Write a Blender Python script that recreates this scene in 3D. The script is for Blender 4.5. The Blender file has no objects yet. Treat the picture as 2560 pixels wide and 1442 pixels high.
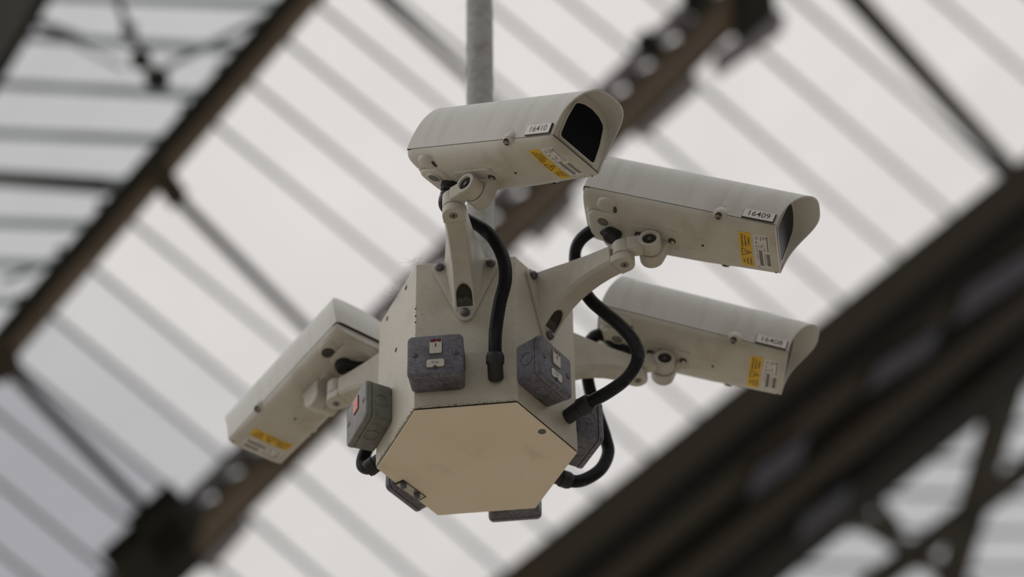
import bpy, bmesh, math, random
from mathutils import Vector, Matrix
from mathutils import noise as mnoise
random.seed(7)
PI = math.pi
S = bpy.context.scene
COL = S.collection

# ------------------------------------------------------------------ camera, world, exposure
F_PX, PITCH, ROLL = 6369.3, 0.7134334, -0.0159675
CAM_LOC = Vector((0.06004, -3.1986, -2.41655))
_F = Vector((0, math.cos(PITCH), math.sin(PITCH))); _R = Vector((1, 0, 0)); _U = _R.cross(_F)
CR = _R*math.cos(ROLL) + _U*math.sin(ROLL)
CU = -_R*math.sin(ROLL) + _U*math.cos(ROLL)
CF = _F
cd = bpy.data.cameras.new('camera'); cam = bpy.data.objects.new('camera', cd); COL.objects.link(cam)
cd.sensor_width = 36; cd.lens = F_PX*36/2560; cd.clip_start = 0.1; cd.clip_end = 400
M = Matrix((CR, CU, -CF)).transposed().to_4x4(); M.translation = CAM_LOC; cam.matrix_world = M
cd.dof.use_dof = True; cd.dof.focus_distance = 3.93; cd.dof.aperture_fstop = 1.9; cd.dof.aperture_blades = 0
S.camera = cam

W = bpy.data.worlds.new('overcast_sky'); S.world = W; W.use_nodes = True
nt = W.node_tree; nt.nodes.clear()
out = nt.nodes.new('ShaderNodeOutputWorld'); bg = nt.nodes.new('ShaderNodeBackground')
geo = nt.nodes.new('ShaderNodeTexCoord'); sep = nt.nodes.new('ShaderNodeSeparateXYZ')
nt.links.new(geo.outputs['Generated'], sep.inputs[0])
rmp = nt.nodes.new('ShaderNodeValToRGB')      # overcast: a little darker towards the horizon
rmp.color_ramp.elements[0].position = 0.0; rmp.color_ramp.elements[0].color = (.62, .63, .66, 1)
rmp.color_ramp.elements[1].position = 0.75; rmp.color_ramp.elements[1].color = (1.0, .965, .945, 1)
nt.links.new(sep.outputs[2], rmp.inputs[0]); nt.links.new(rmp.outputs[0], bg.inputs[0])
bg.inputs[1].default_value = 1.02
nt.links.new(bg.outputs[0], out.inputs[0])
# soft daylight from the open left side of the overcast sky
sd = bpy.data.lights.new('sky_sun', 'SUN'); sd.energy = 0.42; sd.angle = math.radians(70); sd.color = (1, .975, .95)
so = bpy.data.objects.new('sky_sun', sd); COL.objects.link(so)
so.rotation_euler = Vector((0.88, 0.10, -0.55)).to_track_quat('-Z', 'Y').to_euler()
S.view_settings.view_transform = 'Standard'; S.view_settings.look = 'None'
S.view_settings.exposure = 0.0; S.view_settings.gamma = 1; S.view_settings.use_curve_mapping = False

# ------------------------------------------------------------------ materials
def mat(name, col, rough=.55, metal=0, speck=None, scale=60, amt=.25, bump=0, dirt=None, dscale=12, dlo=.5, dhi=.75, streak=None, spec=.5):
    m = bpy.data.materials.new(name); m.use_nodes = True
    N = m.node_tree.nodes; L = m.node_tree.links; b = N['Principled BSDF']
    b.inputs['Roughness'].default_value = rough; b.inputs['Metallic'].default_value = metal
    b.inputs['Specular IOR Level'].default_value = spec
    tc = N.new('ShaderNodeTexCoord'); cur = None
    def mix(a, bcol, fac, mode='MIX'):
        x = N.new('ShaderNodeMix'); x.data_type = 'RGBA'; x.blend_type = mode
        if isinstance(a, tuple): x.inputs[6].default_value = (*a, 1)
        else: L.new(a, x.inputs[6])
        x.inputs[7].default_value = (*bcol, 1)
        if isinstance(fac, float): x.inputs[0].default_value = fac
        else: L.new(fac, x.inputs[0])
        return x.outputs[2]
    def noise(sc, det=4, src=None):
        n = N.new('ShaderNodeTexNoise'); n.inputs['Scale'].default_value = sc; n.inputs['Detail'].default_value = det
        L.new(src or tc.outputs['Object'], n.inputs['Vector']); return n.outputs['Fac']
    def ramp(f, lo, hi, v=1.):
        r = N.new('ShaderNodeMapRange'); L.new(f, r.inputs[0]); r.inputs[1].default_value = lo; r.inputs[2].default_value = hi
        r.inputs[3].default_value = 0; r.inputs[4].default_value = v; return r.outputs[0]
    cur = tuple(col)
    if speck: cur = mix(cur, speck, ramp(noise(scale), .42, .75, amt))
    if dirt:
        cur = mix(cur, dirt, ramp(noise(dscale, 6), dlo, dhi, .75))
        vor = N.new('ShaderNodeTexVoronoi'); vor.inputs['Scale'].default_value = dscale*9; L.new(tc.outputs['Object'], vor.inputs['Vector'])
        rv = N.new('ShaderNodeMapRange'); L.new(vor.outputs['Distance'], rv.inputs[0]); rv.inputs[1].default_value = .16; rv.inputs[2].default_value = .06; rv.inputs[3].default_value = 0; rv.inputs[4].default_value = .6
        ml = N.new('ShaderNodeMath'); ml.operation = 'MULTIPLY'; L.new(rv.outputs[0], ml.inputs[0]); L.new(ramp(noise(dscale*1.7, 3), .48, .62), ml.inputs[1])
        cur = mix(cur, tuple(c*.55 for c in dirt), ml.outputs[0])
    if streak:
        mp = N.new('ShaderNodeMapping'); mp.inputs['Scale'].default_value = streak[1]; L.new(tc.outputs['Object'], mp.inputs['Vector'])
        cur = mix(cur, streak[0], ramp(noise(1, 4, mp.outputs[0]), .52, .8, .6))
    if isinstance(cur, tuple): b.inputs['Base Color'].default_value = (*cur, 1)
    else: L.new(cur, b.inputs['Base Color'])
    if bump:
        bp = N.new('ShaderNodeBump'); bp.inputs['Strength'].default_value = bump; bp.inputs['Distance'].default_value = .001
        L.new(noise(scale*2.5), bp.inputs['Height']); L.new(bp.outputs[0], b.inputs['Normal'])
    return m
M_ = {}
M_['cam_cover'] = mat('cream_powder_coat', (.575, .575, .54), .5, speck=(.40, .40, .375), scale=900, amt=.5, bump=.12, dirt=(.36, .32, .27), dscale=9, dlo=.56, dhi=.8, streak=((.43, .41, .375), (70, 6, 6)))
M_['cam_tray'] = mat('cream_moulded_base', (.50, .48, .415), .5, speck=(.385, .36, .305), scale=25, amt=.5, dirt=(.33, .28, .22), dscale=11, dlo=.56, dhi=.8)
M_['bracket'] = mat('cream_cast_bracket', (.49, .468, .405), .5, speck=(.38, .355, .30), scale=22, amt=.6, dirt=(.30, .26, .21), dscale=14, dlo=.56, dhi=.8)
M_['box'] = mat('cream_painted_steel', (.50, .475, .395), .5, speck=(.36, .325, .265), scale=300, amt=.5, dirt=(.22, .185, .14), dscale=9, dlo=.52, dhi=.9, bump=.1)
M_['plate'] = mat('beige_base_panel', (.69, .61, .475), .55, speck=(.63, .54, .415), scale=8, amt=.6, dirt=(.50, .41, .31), dscale=16, dlo=.6, dhi=.8)
M_['pole'] = mat('dusty_grey_pole', (.34, .34, .315), .7, speck=(.22, .215, .20), scale=70, amt=.8, dirt=(.2, .17, .15), dscale=20, dlo=.55, dhi=.7, bump=.5)
M_['hose'] = mat('black_corrugated_plastic', (.006, .0075, .011), .36, speck=(.012, .013, .016), scale=90, amt=.6)
M_['rubber'] = mat('black_rubber', (.012, .012, .014), .6)
M_['switch'] = mat('slate_grey_metalclad', (.13, .13, .158), .5, speck=(.05, .05, .062), scale=170, amt=1., dirt=(.05, .045, .04), dscale=34, dlo=.48, dhi=.7, bump=.6)
M_['switch2'] = mat('pale_grey_metalclad', (.17, .168, .155), .5, speck=(.11, .108, .10), scale=80, amt=.8, dirt=(.10, .09, .075), dscale=26, dlo=.55, dhi=.72, bump=.5)
M_['white'] = mat('aged_white_plastic', (.50, .49, .44), .45, speck=(.40, .38, .34), scale=90, amt=.5)
M_['label'] = mat('white_label', (.60, .585, .55), .6, speck=(.5, .48, .44), scale=120, amt=.4)
M_['numplate'] = mat('engraved_white_plate', (.66, .65, .62), .4)
M_['yellow'] = mat('yellow_label', (.66, .40, .02), .5, speck=(.58, .33, .015), scale=90, amt=.5)
M_['ink'] = mat('black_print', (.02, .018, .016), .6)
M_['ink2'] = mat('grey_print', (.10, .095, .09), .6)
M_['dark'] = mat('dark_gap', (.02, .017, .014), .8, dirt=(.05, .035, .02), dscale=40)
M_['bolt'] = mat('dull_steel_bolt', (.10, .10, .11), .45, metal=.6, speck=(.2, .2, .2), scale=200, amt=.6)
M_['steel'] = mat('worn_steel', (.42, .41, .38), .35, metal=.8)
M_['recess'] = mat('dark_recess', (.045, .042, .035), .7, speck=(.09, .08, .065), scale=120, amt=.6)  # one dark tone with paler specks, for recesses
M_['gland'] = mat('grey_blanking_plug', (.115, .115, .10), .6, speck=(.18, .17, .15), scale=150, amt=.5)
M_['glass'] = mat('dark_window_glass', (.007, .008, .011), .3, spec=.06)
M_['plug'] = mat('dark_green_plug', (.10, .105, .08), .6, speck=(.05, .05, .04), scale=300, amt=.7)
M_['gap'] = mat('gasket', (.06, .05, .04), .7)
M_['web'] = mat('grey_dust_fibre', (.30, .31, .33), .9)
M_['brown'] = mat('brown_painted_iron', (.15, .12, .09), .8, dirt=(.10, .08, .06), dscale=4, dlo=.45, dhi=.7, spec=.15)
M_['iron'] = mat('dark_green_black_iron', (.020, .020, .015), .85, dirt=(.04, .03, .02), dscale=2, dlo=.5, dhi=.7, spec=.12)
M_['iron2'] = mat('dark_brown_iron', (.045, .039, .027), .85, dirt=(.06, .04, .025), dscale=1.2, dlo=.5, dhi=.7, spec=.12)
M_['light_patch'] = mat('blue_grey_light_patch', (.085, .085, .105), .8, spec=.2)
M_['bar'] = mat('grey_green_glazing_bar', (.10, .14, .14), .7)
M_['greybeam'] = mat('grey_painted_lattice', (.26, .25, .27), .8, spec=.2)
M_['floor'] = mat('station_concrete', (.48, .435, .355), .9, speck=(.4, .34, .28), scale=1.5, amt=.6)
M_['wall'] = mat('dark_sky_blocker', (.055, .045, .036), .9)
def glassy(name, tint):
    m = bpy.data.materials.new(name); m.use_nodes = True; N = m.node_tree.nodes; L = m.node_tree.links; N.clear()
    o = N.new('ShaderNodeOutputMaterial'); t = N.new('ShaderNodeBsdfTransparent'); g = N.new('ShaderNodeBsdfDiffuse'); x = N.new('ShaderNodeMixShader')
    tc = N.new('ShaderNodeTexCoord'); n = N.new('ShaderNodeTexNoise'); n.inputs['Scale'].default_value = .9; n.inputs['Detail'].default_value = 2
    L.new(tc.outputs['Object'], n.inputs['Vector'])
    mx = N.new('ShaderNodeMix'); mx.data_type = 'RGBA'; mx.inputs[6].default_value = (*tint, 1); mx.inputs[7].default_value = (*[c*.93 for c in tint], 1)
    L.new(n.outputs['Fac'], mx.inputs[0]); L.new(mx.outputs[2], t.inputs[0])
    g.inputs[0].default_value = (.5, .5, .48, 1); x.inputs[0].default_value = .05
    L.new(t.outputs[0], x.inputs[1]); L.new(g.outputs[0], x.inputs[2]); L.new(x.outputs[0], o.inputs[0]); return m
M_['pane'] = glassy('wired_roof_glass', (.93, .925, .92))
M_['pane_mid'] = glassy('pale_grey_roof_glass', (.86, .86, .865))
M_['pane_grey'] = glassy('grey_roof_glass', (.78, .79, .80))
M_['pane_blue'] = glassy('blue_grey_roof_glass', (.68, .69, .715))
def emis(name, col, base, st):
    m = mat(name, base, .3); b = m.node_tree.nodes['Principled BSDF']
    b.inputs['Emission Color'].default_value = (*col, 1); b.inputs['Emission Strength'].default_value = st; return m
M_['neon'] = emis('red_neon_window', (1, .06, .03), (.06, .006, .006), .010)
M_['neon_lit'] = emis('lit_red_rocker', (1, .16, .14), (.24, .10, .095), .05)
M_['neon_spark'] = emis('neon_glow', (1, .16, .1), (.4, .06, .05), .22)

# ------------------------------------------------------------------ helpers
def link(name, me, material, parent=None, smooth=False, bevel=0, seg=2, local=None):
    me.materials.append(material) if material else None
    if smooth:
        for p in me.polygons: p.use_smooth = True
    o = bpy.data.objects.new(name, me); COL.objects.link(o)
    if parent: o.parent = parent
    if local is not None: o.matrix_local = local
    if bevel:
        b = o.modifiers.new('bevel', 'BEVEL'); b.width = bevel; b.segments = seg; b.limit_method = 'ANGLE'; b.angle_limit = math.radians(35)
        b.harden_normals = False
    return o
def mesh(name, v, f):
    me = bpy.data.meshes.new(name); me.from_pydata([tuple(x) for x in v], [], f); me.update()
    bm = bmesh.new(); bm.from_mesh(me); bmesh.ops.recalc_face_normals(bm, faces=bm.faces); bm.to_mesh(me); bm.free(); return me
def autosmooth(me, deg=35):
    bm = bmesh.new(); bm.from_mesh(me)
    for fc in bm.faces: fc.smooth = True
    for e in bm.edges:
        if len(e.link_faces) == 2 and e.calc_face_angle(0) > math.radians(deg): e.smooth = False
    bm.to_mesh(me); bm.free(); return me
def boxv(x0, x1, y0, y1, z0, z1):
    v = [(x, y, z) for x in (x0, x1) for y in (y0, y1) for z in (z0, z1)]
    f = [(0, 1, 3, 2), (4, 6, 7, 5), (0, 4, 5, 1), (2, 3, 7, 6), (0, 2, 6, 4), (1, 5, 7, 3)]
    return v, f
def box(name, b, material, parent, bevel=0, seg=2, local=None):
    return link(name, mesh(name, *boxv(*b)), material, parent, False, bevel, seg, local)
def basis(axis):
    a = Vector(axis).normalized(); t = Vector((0, 0, 1)) if abs(a.z) < .9 else Vector((1, 0, 0))
    x = t.cross(a).normalized(); return a, x, a.cross(x)
def lathe_vf(c, axis, prof, n=32, ref=None):      # prof: (radius, height along axis)
    a, x, y = basis(axis); c = Vector(c); v = []; f = []
    for r, h in prof:
        for i in range(n):
            t = 2*PI*i/n; v.append(c + a*h + (x*math.cos(t) + y*math.sin(t))*r)
    for j in range(len(prof)-1):
        for i in range(n): f.append((j*n+i, j*n+(i+1) % n, (j+1)*n+(i+1) % n, (j+1)*n+i))
    f.append(tuple(range(n-1, -1, -1))); f.append(tuple((len(prof)-1)*n+i for i in range(n)))
    return v, f
def lathe(name, c, axis, prof, material, parent, n=32, deg=35):
    return link(name, autosmooth(mesh(name, *lathe_vf(c, axis, prof, n)), deg), material, parent)
def merge(parts):
    V = []; Fc = []
    for v, f in parts:
        k = len(V); V += [Vector(p) for p in v]; Fc += [tuple(i+k for i in q) for q in f]
    return V, Fc
def loft_vf(rings, closed=True, cap=True):
    n = len(rings[0]); v = [p for r in rings for p in r]; f = []
    m = n if closed else n-1
    for j in range(len(rings)-1):
        for i in range(m): f.append((j*n+i, j*n+(i+1) % n, (j+1)*n+(i+1) % n, (j+1)*n+i))
    if cap: f.append(tuple(range(n-1, -1, -1))); f.append(tuple((len(rings)-1)*n+i for i in range(n)))
    return v, f
def rrect(w, h, r, n=5):
    p = []
    for sx, sy, a0 in ((1, 1, 0), (-1, 1, 90), (-1, -1, 180), (1, -1, 270)):
        for i in range(n+1):
            a = math.radians(a0 + 90*i/n); p.append((sx*(w/2-r)+r*math.cos(a), sy*(h/2-r)+r*math.sin(a)))
    return p
def prism_vf(poly, z0, z1, T=Matrix()):
    return loft_vf([[T @ Vector((x, y, z0)) for x, y in poly], [T @ Vector((x, y, z1)) for x, y in poly]])
def boolean_cut(me, cut_vf):
    a = bpy.data.objects.new('a', me); b = bpy.data.objects.new('b', mesh('b', *cut_vf)); COL.objects.link(a); COL.objects.link(b)
    m = a.modifiers.new('x', 'BOOLEAN'); m.operation = 'DIFFERENCE'; m.object = b; m.solver = 'EXACT'
    dg = bpy.context.evaluated_depsgraph_get(); r = bpy.data.meshes.new_from_object(a.evaluated_get(dg))
    bpy.data.objects.remove(a); bpy.data.objects.remove(b); return r
def text_mesh(s, size, T, align='CENTER', squeeze=1., bold=0.0):
    cu = bpy.data.curves.new('t', 'FONT'); cu.body = s; cu.size = size; cu.align_x = align; cu.align_y = 'CENTER'; cu.resolution_u = 3; cu.offset = bold
    o = bpy.data.objects.new('t', cu); COL.objects.link(o)
    dg = bpy.context.evaluated_depsgraph_get(); me = bpy.data.meshes.new_from_object(o.evaluated_get(dg))
    bpy.data.objects.remove(o)
    me.transform(T @ Matrix.Diagonal((squeeze, 1, 1, 1))); return me
def join_meshes(name, ms):
    bm = bmesh.new()
    for m in ms: bm.from_mesh(m)
    me = bpy.data.meshes.new(name); bm.to_mesh(me); bm.free(); me.materials.clear(); return me
def catmull(P, n=12):
    P = [Vector(p) for p in P]; Q = [2*P[0]-P[1]] + P + [2*P[-1]-P[-2]]; o = []
    for i in range(1, len(Q)-2):
        for k in range(n):
            t = k/n; a, b, c, d = Q[i-1], Q[i], Q[i+1], Q[i+2]
            o.append(.5*((2*b)+(c-a)*t+(2*a-5*b+4*c-d)*t*t+(3*b-a-3*c+d)*t**3))
    o.append(P[-1]); return o
def resample(P, step):
    L = [0]
    for a, b in zip(P, P[1:]): L.append(L[-1]+(b-a).length)
    n = max(2, int(L[-1]/step)); o = []; j = 0
    for i in range(n+1):
        d = L[-1]*i/n
        while j < len(P)-2 and L[j+1] < d: j += 1
        t = (d-L[j])/max(1e-9, L[j+1]-L[j]); o.append(P[j].lerp(P[j+1], t))
    return o
def sweep_vf(P, rad, n=20):
    T = [(P[min(i+1, len(P)-1)]-P[max(i-1, 0)]).normalized() for i in range(len(P))]
    x = T[0].orthogonal().normalized(); rings = []
    for i, p in enumerate(P):
        x = (x - T[i]*x.dot(T[i])).normalized(); y = T[i].cross(x); r = rad(i)
        rings.append([p+(x*math.cos(2*PI*k/n)+y*math.sin(2*PI*k/n))*r for k in range(n)])
    return loft_vf(rings)
def thing(name, label, cat, T=Matrix(), group=None):
    o = bpy.data.objects.new(name, None); COL.objects.link(o); o.matrix_world = T; o.empty_display_size = .05
    o['label'] = label; o['category'] = cat
    if group: o['group'] = group
    return o
def ray(x, y): return (CR*((x-1280)/F_PX) - CU*((y-721)/F_PX) + CF)
def on_plane(x, y, P0, n):
    d = ray(x, y); return CAM_LOC + d*((P0-CAM_LOC).dot(n)/d.dot(n))

# ------------------------------------------------------------------ setting: ground, unseen light blockers, glazed roof slopes
fl = link('floor', mesh('floor', *boxv(-60, 60, -60, 60, -4.3, -4.1)), M_['floor']); fl['kind'] = 'structure'
cb = link('front_sky_blocker', mesh('front_sky_blocker', *boxv(-40, 17, -40, -8.5, 9.0, 9.3)), M_['wall']); cb['kind'] = 'structure'  # unseen opaque slab added behind the viewer to cut frontal sky light
wr = link('right_sky_blocker', mesh('right_sky_blocker', *boxv(26, 26.6, -40, 50, -4.1, 8)), M_['wall']); wr['kind'] = 'structure'  # unseen wall added and sized to dim the light from the right

def depth_plane(pts):
    P = [CAM_LOC + ray(x, y)*z for x, y, z in pts]
    n = (P[1]-P[0]).cross(P[2]-P[0]).normalized()
    if n.dot(CF) > 0: n = -n                 # towards the viewer
    return P[0], n
def iz(x, y): return 1/(.0952 - .0364*((.76*x+.65*y)-570)/1520)
Q1 = depth_plane([(400, 440, iz(400, 440)), (2000, 1000, iz(2000, 1000)), (750, 0, iz(750, 0))])
Q0 = depth_plane([(173, 675, iz(173, 675)), (750, 0, iz(750, 0)), (0, 0, 13.5)])
Q3 = depth_plane([(1350, 1442, 19.5), (2560, 420, 19.5), (2560, 1442, 24.)])
def beam_vf(A, B, n, w, d, back=0.0):
    """bar from A to B, near face in the plane of normal n, width w across, depth d away from the hall"""
    t = (B-A).normalized(); s = t.cross(n).normalized()
    v = []
    for P in (A, B):
        for sx, dz in ((-1, 0), (1, 0), (1, 1), (-1, 1)): v.append(P + s*(sx*w/2) - n*(back + dz*d))
    return v, [(3, 2, 1, 0), (4, 5, 6, 7), (0, 1, 5, 4), (1, 2, 6, 5), (2, 3, 7, 6), (3, 0, 4, 7)]
def px_w(Q, x, y, w): return w*((on_plane(x, y, *Q)-CAM_LOC).dot(CF))/F_PX
def pbeam(Q, a, b, w, d, lift=0.0):
    n = Q[1]; P0 = Q[0] + n*lift
    A = on_plane(*a, P0, n); B = on_plane(*b, P0, n)
    mx, my = (a[0]+b[0])/2, (a[1]+b[1])/2; dx, dy = b[0]-a[0], b[1]-a[1]; L_ = math.hypot(dx, dy)
    D = on_plane(mx-dy/L_*w/2, my+dx/L_*w/2, P0, n) - on_plane(mx+dy/L_*w/2, my-dx/L_*w/2, P0, n)
    sd = (B-A).normalized().cross(n).normalized()
    return beam_vf(A, B, n, abs(D.dot(sd)), d)

def roof(name, label):
    o = bpy.data.objects.new(name, None); COL.objects.link(o); o['kind'] = 'structure'; o['label'] = label; return o
def glaze(root, Q, bars, w, panemat, bard=.02, barmat='bar', pick=None):
    """bars: list of ((x0,y0),(x1,y1)) ordered side by side; a pane fills each gap"""
    n = Q[1]
    for a, b in bars:
        link('glazing_bar', mesh('glazing_bar', *pbeam(Q, a, b, w, bard)), M_[barmat], root)
    back = Q[0] - n*(bard*.6)
    for i, ((a, b), (c, d)) in enumerate(zip(bars, bars[1:])):
        P = [on_plane(*p, back, n) for p in (a, b, d, c)]
        v = P + [p - n*.006 for p in P]
        f = [(0, 1, 2, 3), (7, 6, 5, 4), (0, 4, 5, 1), (1, 5, 6, 2), (2, 6, 7, 3), (3, 7, 4, 0)]
        link('glass_pane', mesh('glass_pane', v, f), M_[pick(i) if pick else panemat], root)
def b1x(y): return 752 - y*576/675.                 # first valley beam, in the frame of the photograph
def b2x(y): return 1775 - y*1.0
def b3x(y): return 1360 + (1394-y)*1.245
def hit(x0, y0, m, fx):
    lo, hi = x0, x0+3000                               # follow slope m to the next beam line
    for _ in range(50):
        c = (lo+hi)/2; yy = y0+m*(c-x0)
        if c < fx(yy): lo = c
        else: hi = c
    return (lo, y0+m*(lo-x0))
r1 = roof('ceiling_1', 'glazed roof slope of long panes between the first brown beam and the middle lattice beam')
starts = [(1130, -420), (1040, -310), (950, -212), (860, -110), (769, -10), (690, 82), (600, 185), (510, 288), (300, 530), (200, 645), (100, 765), (5, 880), (-75, 980), (-160, 1080), (-245, 1180), (-330, 1280)]
starts = [(1130+92*k, -420-108*k) for k in range(20, 0, -1)] + starts + [(-330-88*k, 1280+103*k) for k in range(1, 20)]
bl = [((x, y), hit(x, y, .82, b2x)) for x, y in starts]
glaze(r1, Q1, bl, 12, None, pick=lambda i: 'pane' if i < 29 else 'pane_mid' if i < 30 else 'pane_grey' if i < 31 else 'pane_blue')  # pane tint steps greyer and bluer towards the lower left
for (a, b, w) in (((400, 450), (945, 1000), 25), ((940, -18), (1390, 395), 22), ((5, 905), (430, 1345), 30)):
    link('rafter', mesh('rafter', *pbeam(Q1, a, b, w, .12, .05)), M_['iron'], r1)
r2 = roof('ceiling_2', 'glazed roof slope between the middle lattice beam and the heavy dark girder')
st2 = [(2330+100*k, -560-100*k) for k in range(18, 0, -1)] + [(2330, -560), (2240, -470), (2150, -380), (2040, -270), (1880, -100), (1768, 103-95), (1655, 130), (1530, 255), (1440, 350), (1330, 470), (1215, 580), (1100, 690), (990, 800), (880, 905), (775, 1010), (665, 1120), (555, 1230), (450, 1335), (345, 1440), (240, 1545)] + [(240-105*k, 1545+105*k) for k in range(1, 18)]
bl2 = [((x, y), hit(x, y, .87, b3x)) for x, y in st2]
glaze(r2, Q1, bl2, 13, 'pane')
link('rafter', mesh('rafter', *pbeam(Q1, (2120, -30), (2540, 440), 34, .14, .05)), M_['iron'], r2)
link('rafter', mesh('rafter', *pbeam(Q1, (2142, -30), (2560, 438), 12, .03, .14)), M_['brown'], r2)  # brown strip painted as the reflection along the rafter's edge
r0 = roof('ceiling_3', 'glazed roof slope left of the first brown beam with nearly level bars')
bl0 = [((-1100+94*k, -120-110*k), (820+92*k, -90-110*k)) for k in range(14, 0, -1)] + [((-1100, -120), (820, -90)), ((-1100, -60), (780, 12)), ((-1100, 25), (640, 122)), ((-1100, 150), (540, 236)), ((-1100, 285), (430, 348)), ((-1100, 424), (330, 452)), ((-1100, 523), (240, 560)), ((-1100, 628), (150, 658)), ((-1100, 735), (60, 752)), ((-1100, 850), (0, 860))] + [((-1100, 850+110*k), (-92*k, 860+110*k)) for k in range(1, 12)]
glaze(r0, Q0, bl0, 13, 'pane_grey')
for (a, b, w) in (((94, 61), (300, 164), 8), ((408, 164), (680, 28), 8), ((0, 700), (150, 640), 8)):
    link('brace', mesh('brace', *pbeam(Q0, a, b, w, .02, .05)), M_['bar'], r0)
link('rafter', mesh('rafter', *pbeam(Q0, (-60, 430), (250, 450), 17, .08, .04)), M_['iron'], r0)
r3 = roof('ceiling_4', 'far glazed roof slope seen through the lattice of the heavy dark girder')
bl3 = [((1700+(1500-90*i-1442)*-1.1, 1500-90*i), (4300, 1545-90*i)) for i in range(-10, 16)]
glaze(r3, Q3, bl3, 8, 'pane_grey')

# ------------------------------------------------------------------ iron beams
def struct_thing(name, label):
    o = bpy.data.objects.new(name, None); COL.objects.link(o); o['kind'] = 'structure'; o['label'] = label; return o
def addb(root, name, Q, a, b, w, d, m, lift=0., ref=False):
    return link(name, mesh(name, *pbeam(Q, a, b, w, d, lift)), M_[m], root)
v1 = struct_thing('valley_beam', 'brown iron beam crossing the upper left with shade coloured onto its web')
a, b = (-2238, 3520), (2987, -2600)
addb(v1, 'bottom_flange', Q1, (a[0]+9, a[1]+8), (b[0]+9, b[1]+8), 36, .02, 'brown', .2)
addb(v1, 'web', Q1, (a[0]-13, a[1]-11), (b[0]-13, b[1]-11), 28, .05, 'iron', .17)  # near-black colour stands in for shade on the beam's upper left side
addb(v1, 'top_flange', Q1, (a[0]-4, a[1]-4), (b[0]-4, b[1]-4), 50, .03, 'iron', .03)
for (x, y) in starts:
    for dx in (-34, 10):
        link('cleat', mesh('cleat', *pbeam(Q1, (x+dx, y+dx*.1), (x+dx+26, y+dx*.1+16), 22, .06, .12)), M_['iron'], v1)
for a_, b_, w_ in (((392, 420), (452, 505), 56), ((-8, 860), (30, 940), 70)):
    link('gusset_or_light_patch', mesh('gusset_or_light_patch', *pbeam(Q1, a_, b_, w_, .02, .22)), M_['iron2'], v1)
g2 = struct_thing('lattice_beam', 'grey and brown double lattice beam behind the camera cluster')
def off(p, q, k):   # shift a line sideways by k px
    dx, dy = q[0]-p[0], q[1]-p[1]; L = math.hypot(dx, dy); return (p[0]-dy/L*k, p[1]+dx/L*k), (q[0]-dy/L*k, q[1]+dx/L*k)
p, q = (-1770, 3520), (4400, -2600)
u0, u1 = off(p, q, -16); addb(g2, 'top_chord', Q1, u0, u1, 20, .05, 'greybeam', .1)
u0, u1 = off(p, q, 58); addb(g2, 'bottom_chord', Q1, u0, u1, 60, .04, 'brown', .2)
u0, u1 = off(p, q, 92); addb(g2, 'side_plate', Q1, u0, u1, 14, .05, 'iron', .1)
L = math.hypot(q[0]-p[0], q[1]-p[1]); N = 96
for i in range(N):
    t = i/N; s = 1/N*.96
    A = (p[0]+(q[0]-p[0])*t, p[1]+(q[1]-p[1])*t); B = (p[0]+(q[0]-p[0])*(t+s), p[1]+(q[1]-p[1])*(t+s))
    A2 = off(A, B, 4)[0]; B2 = off(A, B, 44)[1]
    link('batten', mesh('batten', *pbeam(Q1, A2, B2, 26, .03, .12)), M_['greybeam'], g2)
for (x, y, w) in ((430, 1335, 105), (1895, 25, 85), (400, 1420, 150), (700, 1125, 40), (1640, 130, 30), (1758, 15, 36)):
    link('gusset_or_light_patch', mesh('gusset_or_light_patch', *pbeam(Q1, (x-w*.5, y+w*.4), (x+w*.5, y-w*.5), w, .1, .25)), M_['iron'], g2)
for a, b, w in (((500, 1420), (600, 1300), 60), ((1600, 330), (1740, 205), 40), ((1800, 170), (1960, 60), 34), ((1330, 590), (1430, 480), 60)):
    link('gusset_or_light_patch', mesh('gusset_or_light_patch', *pbeam(Q1, a, b, w, .05, .05)), M_['greybeam'], g2)
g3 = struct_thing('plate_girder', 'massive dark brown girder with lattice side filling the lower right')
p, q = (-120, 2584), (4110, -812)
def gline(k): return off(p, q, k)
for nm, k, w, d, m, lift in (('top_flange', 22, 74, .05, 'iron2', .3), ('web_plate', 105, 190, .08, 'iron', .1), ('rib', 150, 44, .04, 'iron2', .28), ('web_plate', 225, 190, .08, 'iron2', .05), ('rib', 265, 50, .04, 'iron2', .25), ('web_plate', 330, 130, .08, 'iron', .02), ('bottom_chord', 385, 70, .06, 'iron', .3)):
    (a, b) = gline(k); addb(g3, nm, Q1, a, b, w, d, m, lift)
QL = (Q1[0]+Q1[1]*.3, Q1[1])
for a, b, w in (((2080, 1250), (2460, 1500), 44), ((2150, 1500), (2700, 1085), 42), ((2375, 1500), (2555, 900), 58), ((2170, 1225), (2250, 1330), 34)):
    link('lattice_bar', mesh('lattice_bar', *pbeam(Q1, a, b, w, .08, .25)), M_['iron2'], g3)
for a, b, w in (((1880, 1215), (2010, 1120), 44), ((2180, 950), (2340, 850), 40), ((2400, 770), (2600, 640), 50), ((2000, 1330), (2120, 1240), 36)):
    link('gusset_or_light_patch', mesh('gusset_or_light_patch', *pbeam(Q1, a, b, w, .02, .33)), M_['light_patch'], g3)  # blue-grey plates stand in for dim patches of light on the girder
tb = struct_thing('corner_girder', 'black girder end cutting the top left corner')
addb(tb, 'flange', Q0, (-130, 290), (150, -170), 85, .05, 'iron', .5)
addb(tb, 'web', Q0, (-180, 260), (90, -185), 95, .05, 'iron', .3)
addb(tb, 'tie_rod', Q0, (80, 50), (190, 88), 16, .03, 'iron', .4)
cp = bpy.data.objects.new('drain_pipe', None)
pp = [on_plane(x, y, Q0[0]+Q0[1]*.3, Q0[1]) for x, y in ((285, -60), (298, 10), (326, 80), (372, 160), (415, 212))]
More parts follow.
